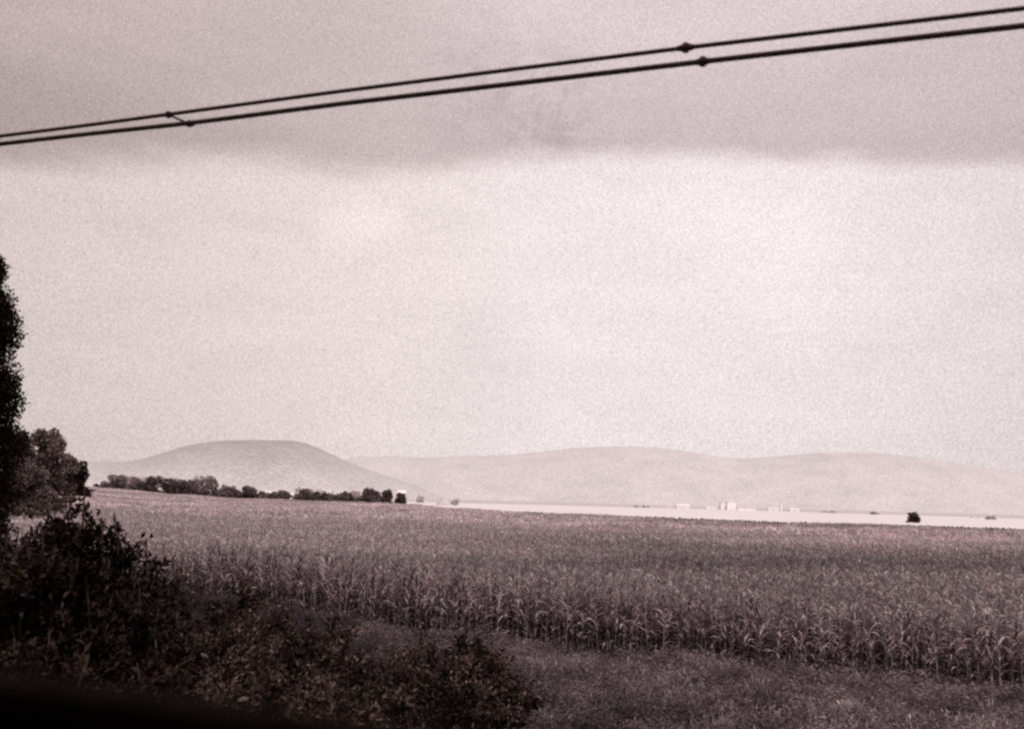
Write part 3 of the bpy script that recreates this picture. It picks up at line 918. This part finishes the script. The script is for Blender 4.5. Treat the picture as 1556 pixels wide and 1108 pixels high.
def hedge(label, px0, px1, d, seed, mat, hs):
    p0, p1 = at(px0, 750, d), at(px1, 750, d)
    xm = (p0.x + p1.x) / 2; z0 = float(ground_z(xm, d)) - 0.05
    root = empty('hedge', (xm, d, z0)); tag(root, label, 'hedge')
    g = np.random.default_rng(seed); n = 9000
    x = g.uniform(p0.x - xm, p1.x - xm, n)
    top = hs * (0.75 + 0.22 * np.sin(x * 0.31 + seed) + 0.2 * np.sin(x * 0.83) + 0.12 * np.sin(x * 2.1))
    zg = ground_z(x + xm, d) - z0
    P = np.column_stack([x, g.uniform(-1.6, 1.6, n), zg + top * g.uniform(0.03, 1, n) ** 0.7])
    V = leaf_arrays(P, g.normal(0, 1, (n, 3)) + np.array([0, 0, .3]), g.uniform(.4, .8, n), g.uniform(.25, .45, n), g)
    quad_mesh('foliage', V, g.uniform(0.5, 1.3, n), M[mat], root)
    st = MB()
    for k in range(14):
        xs = g.uniform(p0.x - xm, p1.x - xm); zz_ = float(ground_z(xs + xm, d)) - z0
        st.tube([(xs, 0, zz_ - 0.1), (xs + g.normal(0, .1), 0, zz_ + hs * .3), (xs + g.normal(0, .3), g.normal(0, .3), zz_ + hs * .6)], [.09, .07, .03], 5)
    st.build('stem', M['bark'], root)
hedge('long low hedge running between the trees of the left half of the far row', 158, 345, 478, 131, 'far_tree_leaf', 7.0)
hedge('short low hedge between the broad domed tree and the long white roof', 345, 400, 474, 132, 'far_tree_leaf', 6.0)
hedge('low dark hedge leading up to the pair of round trees', 448, 592, 452, 133, 'far_tree_leaf', 5.4)

tree_px('lone_bush', 'lone dark round bush standing in the pale mown field at the right', 1386, 470, 780, 796, 24, M['lone_leaf'], 90, 4200, 0.5, trunk_h=0.0, shape='wide', lobes=18, lobe_r=0.23, ragged=0.35)
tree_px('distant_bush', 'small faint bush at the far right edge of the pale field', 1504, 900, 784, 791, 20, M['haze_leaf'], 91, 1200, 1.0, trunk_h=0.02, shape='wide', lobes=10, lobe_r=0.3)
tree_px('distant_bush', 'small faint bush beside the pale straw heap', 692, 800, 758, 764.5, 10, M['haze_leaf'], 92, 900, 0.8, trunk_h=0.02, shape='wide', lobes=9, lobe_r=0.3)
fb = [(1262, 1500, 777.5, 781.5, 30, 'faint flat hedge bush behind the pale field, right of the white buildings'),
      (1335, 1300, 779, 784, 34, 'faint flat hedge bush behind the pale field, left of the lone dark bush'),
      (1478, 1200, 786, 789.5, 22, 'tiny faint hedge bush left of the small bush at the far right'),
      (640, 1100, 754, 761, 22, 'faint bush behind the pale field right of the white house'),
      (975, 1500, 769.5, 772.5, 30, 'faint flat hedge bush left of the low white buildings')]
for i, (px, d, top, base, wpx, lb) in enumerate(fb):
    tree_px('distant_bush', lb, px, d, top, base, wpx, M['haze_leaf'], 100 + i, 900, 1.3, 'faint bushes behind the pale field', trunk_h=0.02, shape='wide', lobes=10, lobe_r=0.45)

# ------------------------------------------------------------------ far buildings
def gable(mb, cx, cy, w, d, z0, z1, ridge='x', over=0.3):
    a, b = w / 2 + over, d / 2 + over
    if ridge == 'x':
        vs = [(cx - a, cy - b, z0), (cx + a, cy - b, z0), (cx + a, cy, z1), (cx - a, cy, z1), (cx - a, cy + b, z0), (cx + a, cy + b, z0)]
        fs = [(0, 1, 2, 3), (3, 2, 5, 4), (0, 3, 4), (1, 5, 2), (0, 4, 5, 1)]
    else:
        vs = [(cx - a, cy - b, z0), (cx - a, cy + b, z0), (cx, cy + b, z1), (cx, cy - b, z1), (cx + a, cy - b, z0), (cx + a, cy + b, z0)]
        fs = [(0, 3, 2, 1), (3, 4, 5, 2), (0, 4, 3), (1, 2, 5), (0, 1, 5, 4)]
    mb.add(vs, fs)

def building(name, label, cat, x0, x1, top, base, d, depth=9.0, wall='white_wall', roofm='pale_roof', kind='gable', wins=4, group=None, rows=1, rh=0.28, ridge='x'):
    pL, pR = at(x0, base, d), at(x1, base, d)
    zt, zb = z_at((x0 + x1) / 2, top, d), z_at((x0 + x1) / 2, base, d)
    zb = min(zb, float(ground_z((pL.x + pR.x) / 2, d)))
    w = pR.x - pL.x; h = zt - zb
    root = empty(name, ((pL.x + pR.x) / 2, d, zb)); tag(root, label, cat, group)
    wh = h * (1 - rh) if kind == 'gable' else h - 0.5
    mb = MB(); mb.box((0, 0, wh / 2), (w, depth, wh)); mb.build('wall', M[wall], root)
    rb = MB()
    if kind == 'gable': gable(rb, 0, 0, w, depth, wh + 0.01, h, ridge)
    else:
        rb.box((0, 0, wh + 0.16), (w + 0.5, depth + 0.5, 0.3)); rb.box((w * 0.2, 0, wh + 0.56), (w * 0.15, depth * 0.3, 0.48))
    rb.build('roof', M[roofm], root)
    for r in range(rows):
        for k in range(wins):
            wb = MB(); cx = -w / 2 + w * (k + 0.5) / wins; cz = wh * (r + 0.55) / rows
            wb.box((cx, -depth / 2 - 0.01, cz), (min(1.2, w / wins * 0.4), 0.12, min(1.2, wh / rows * 0.38)))
            wb.build('window', M['dark_window'], root)
    db = MB(); db.box((-w * 0.04, -depth / 2 - 0.02, 1.05), (1.3, 0.14, 2.1)); db.build('door', M['dark_window'], root)
    return root

FG = 'white farm buildings beyond the pale field'
building('farm_building', 'taller left block of the largest white farm building', 'building', 1094, 1103, 763.5, 775, 1500, 12, kind='flat', rows=3, wins=3, group=FG)
building('farm_building', 'widest white block with a flat roof in the largest farm building', 'building', 1103.6, 1117, 762.5, 775, 1496, 14, kind='flat', rows=3, wins=5, group=FG)
building('farm_building', 'low white gabled building left of the largest farm building', 'building', 1027, 1047, 766.5, 773.5, 1500, 10, wins=6, group=FG)
building('farm_shed', 'tiny white shed left of the low gabled building', 'shed', 1012, 1021, 770.2, 773, 1520, 8, wins=2, group=FG)
building('farm_shed', 'small white shed between the gabled and the largest building', 'shed', 1072, 1088, 770.3, 774, 1510, 8, wins=3, group=FG)
building('farm_shed', 'long low white shed just right of the largest building', 'shed', 1120, 1147, 772, 775.3, 1490, 8, wins=6, group=FG, kind='flat')
building('farm_shed', 'low white shed left of the white tower', 'shed', 1166, 1182, 772.2, 776, 1490, 8, wins=4, group=FG)
building('farm_shed', 'low white shed right of the white tower', 'shed', 1199, 1214, 773, 776.8, 1480, 8, wins=4, group=FG)
# silo
d = 1485; c = at(1187, 776, d); zt = z_at(1187, 767, d); zb = min(c.z, 0)
root = empty('silo_tower', (c.x, d, zb)); tag(root, 'slim white tower standing between two low sheds', 'tower')
sb = MB(); hh = zt - zb; sb.tube([(0, 0, 0), (0, 0, hh * 0.9)], 1.5, 14); sb.build('shaft', M['white_wall'], root)
sb = MB(); sb.tube([(0, 0, hh * 0.9 + 0.01), (0, 0, hh * 0.93), (0, 0, hh)], [1.65, 1.65, 0.3], 14); sb.build('roof', M['pale_roof'], root)

building('farmhouse', 'white house with a steep gable rising behind the small round tree', 'house', 604, 616, 745.5, 766, 620, 8, wall='cream_wall', roofm='cream_wall', wins=3, rows=2, rh=0.2)
x_, y_ = 602.5, 741.5
building('gable_annex', 'narrow white gabled annex, taller left end of the white house', 'house', 600.6, 603.7, 741, 766, 624, 6, wall='cream_wall', roofm='cream_wall', wins=1, rows=2, rh=0.16, ridge='y')
building('barn', 'long low white roof showing above the far hedge trees', 'barn', 397, 413, 747, 760, 560, 9, wins=4, rh=0.35)
building('shed', 'small white shed low among the far hedge trees', 'shed', 434, 448, 750.5, 761, 540, 7, wins=2, rh=0.3)
building('shed', 'pale roof glimpsed behind the flat hedge stretch', 'shed', 488, 504, 744.5, 762, 700, 8, wall='grey_wall', roofm='grey_roof', wins=2)
building('shed', 'faint pale shed left of the pair of round trees', 'shed', 514, 530, 749, 763, 690, 8, wall='grey_wall', roofm='grey_roof', wins=2)

# straw heap
d = 760; c = at(674, 765, d); zt = z_at(674, 752.5, d); zb = min(c.z, float(ground_z(c.x, d)))
g = np.random.default_rng(5); mb = MB(); hh = zt - zb
prof = [(5.4, 0), (4.4, .2), (3.0, .42), (1.7, .66), (.7, .86), (.06, 1.0)]
vs = []; ns = 18
for r_, t in prof:
    for k in range(ns):
        a = 2 * math.pi * k / ns; q = r_ * (1 + g.normal(0, .05))
        vs.append((math.cos(a) * q, math.sin(a) * q, hh * t + g.normal(0, .05)))
fs = [(i * ns + k, i * ns + (k + 1) % ns, (i + 1) * ns + (k + 1) % ns, (i + 1) * ns + k) for i in range(len(prof) - 1) for k in range(ns)]
fs.append(tuple((len(prof) - 1) * ns + k for k in range(ns)))
mb.add(vs, fs); o = mb.build('straw_heap', M['straw']); o.location = (c.x, d, zb)
tag(o, 'pale pointed straw heap at the left end of the mown field', 'straw heap')

# pale post with a small board beside the round tree
d = 205; c = at(146, 744, d); zb = float(ground_z(c.x, d)); zt = z_at(146, 725.5, d)
root = empty('sign_post', (c.x, d, zb)); tag(root, 'thin pale post with a small board right of the round dark tree', 'sign')
mb = MB(); mb.tube([(0, 0, 0), (0, 0, zt - zb)], 0.06, 8); mb.build('post', M['paint_post'], root)
mb = MB(); mb.box((0, -0.09, zt - zb - 0.25), (0.55, 0.05, 0.4)); mb.build('board', M['paint_post'], root)

# ------------------------------------------------------------------ overhead wires (in the vertical plane of the next track)
S_W = 6.5
def on_plane(px, py, s=S_W):
    v = ray(px, py); k = s / (v.x * N.x + v.y * N.y)
    return CAM + v * k
up = [(0, 206.5), (128, 190.5), (255, 173.5), (500, 140.5), (778, 105), (1042, 72), (1300, 42), (1556, 12)]
lo = [(0, 218.5), (140, 202.5), (290, 186.5), (520, 157), (778, 127), (1068, 93), (1300, 67), (1556, 38.5)]
def wire(name, label, px, r):
    P_ = [on_plane(*p) for p in px]
    d0 = (P_[0] - P_[1]).normalized(); d1 = (P_[-1] - P_[-2]).normalized()
    full = [P_[0] + d0 * l for l in (40, 25, 12, 5)] + P_ + [P_[-1] + d1 * l for l in (2, 5, 10, 20)]
    # smooth run
    A = np.array([p[:] for p in full]); u = np.arange(len(A)); uu = np.linspace(0, len(A) - 1, 80)
    A2 = np.column_stack([np.interp(uu, u, A[:, i]) for i in range(3)])
    o = MB(); o.tube([Vector(p) for p in A2], r, 8, cap=True)
    w = o.build(name, M['wire'], smooth=True); tag(w, label, 'wire')
    return w
wu = wire('overhead_wire', 'upper of the two dark overhead wires crossing the sky', up, 0.0155)
wl = wire('overhead_wire', 'lower of the two dark overhead wires crossing the sky', lo, 0.019)
def clamp(parent, px, py, L=0.115, r=0.026):
    c = on_plane(px, py); mb = MB()
    a = on_plane(px - 20, py + 2.4); d = (c - a).normalized()
    mb.tube([c - d * L * .5, c - d * L * .28, c - d * L * .1, c + d * L * .1, c + d * L * .28, c + d * L * .5],
            [r * .6, r * .85, r, r, r * .85, r * .6], 8)
    mb.tube([c - N * 0.035 + d * 0.01, c + N * 0.035 + d * 0.01], 0.012, 6)
    mb.tube([c + Vector((0, 0, r * 1.1)), c - Vector((0, 0, r * 1.1))], 0.02, 8)
    mb.build('clamp', M['wire'], parent)
clamp(wu, 1042, 72); clamp(wl, 1068, 93)
clamp(wu, 256, 173.8, 0.10, 0.02); clamp(wl, 288, 187.5, 0.10, 0.02)
a, b = on_plane(256, 174), on_plane(288, 187.5)
mb = MB(); mb.tube([a, a * 0.5 + b * 0.5 + Vector((0, 0, -0.002)), b], 0.0085, 8)
o = mb.build('wire_tie', M['wire']); tag(o, 'short slanting tie joining the two overhead wires at the left', 'wire tie')

# ------------------------------------------------------------------ the carriage the picture is taken from: lower edge of its open window
c = on_plane(200, 1102, 0.42); c2 = on_plane(420, 1135, 0.42)
ax = (c - c2).normalized()
root = empty('train_carriage', (c.x, c.y, 2.3)); tag(root, 'black lower window edge of the train carriage in the bottom left corner', 'train carriage')
az_ = math.atan2(ax.y, ax.x); root.rotation_euler = (0, -math.asin(ax.z), az_)
# local x runs along the track, local y points to the inside of the carriage (-N)
zz = c.z - 2.3
mb = MB(); prof = [(0.0, -0.03), (0.004, -0.006), (0.012, 0.0), (0.034, 0.0), (0.042, -0.006), (0.045, -0.03)]
def extrude(prof, x0, x1, y_off, z_off):
    vs = [(x, y_off - p[0], z_off + p[1]) for x in (x0, x1) for p in prof]
    k = len(prof)
    return vs, [(i, (i + 1) % k, k + (i + 1) % k, k + i) for i in range(k)] + [tuple(range(k - 1, -1, -1)), tuple(range(k, 2 * k))]
sgn = 1 if Vector((-math.sin(az_), math.cos(az_), 0)).dot(N) < 0 else -1
mb.add(*extrude([(sgn * p[0], p[1]) for p in prof], -0.9, 0.9, 0.0, zz)); mb.build('window_sill', M['black_rubber'], root)
mb = MB(); mb.add(*extrude([(sgn * (0.046 + p[0] * 0.5), p[1] * 0.9) for p in prof], -0.9, 0.9, 0.0, zz + 0.001)); mb.build('rubber_seal', M['brown_seal'], root)
mb = MB(); mb.box((0, -sgn * 0.025, (zz - 0.03) / 2), (1.8, 0.04, zz - 0.034)); mb.build('side_panel', M['black_rubber'], root)

# ------------------------------------------------------------------ render settings
S.render.engine = 'CYCLES'
S.cycles.use_denoising = False
S.cycles.use_adaptive_sampling = False
S.cycles.max_bounces = 4; S.cycles.diffuse_bounces = 3; S.cycles.transmission_bounces = 2; S.cycles.transparent_max_bounces = 4
S.cycles.pixel_filter_type = 'BLACKMAN_HARRIS'
S.cycles.filter_width = 2.5
S.cycles.sample_clamp_direct = 2.0; S.cycles.sample_clamp_indirect = 1.0
S.view_settings.view_transform = 'Standard'
S.view_settings.look = 'None'
S.view_settings.exposure = 0.0
S.view_settings.gamma = 1.0
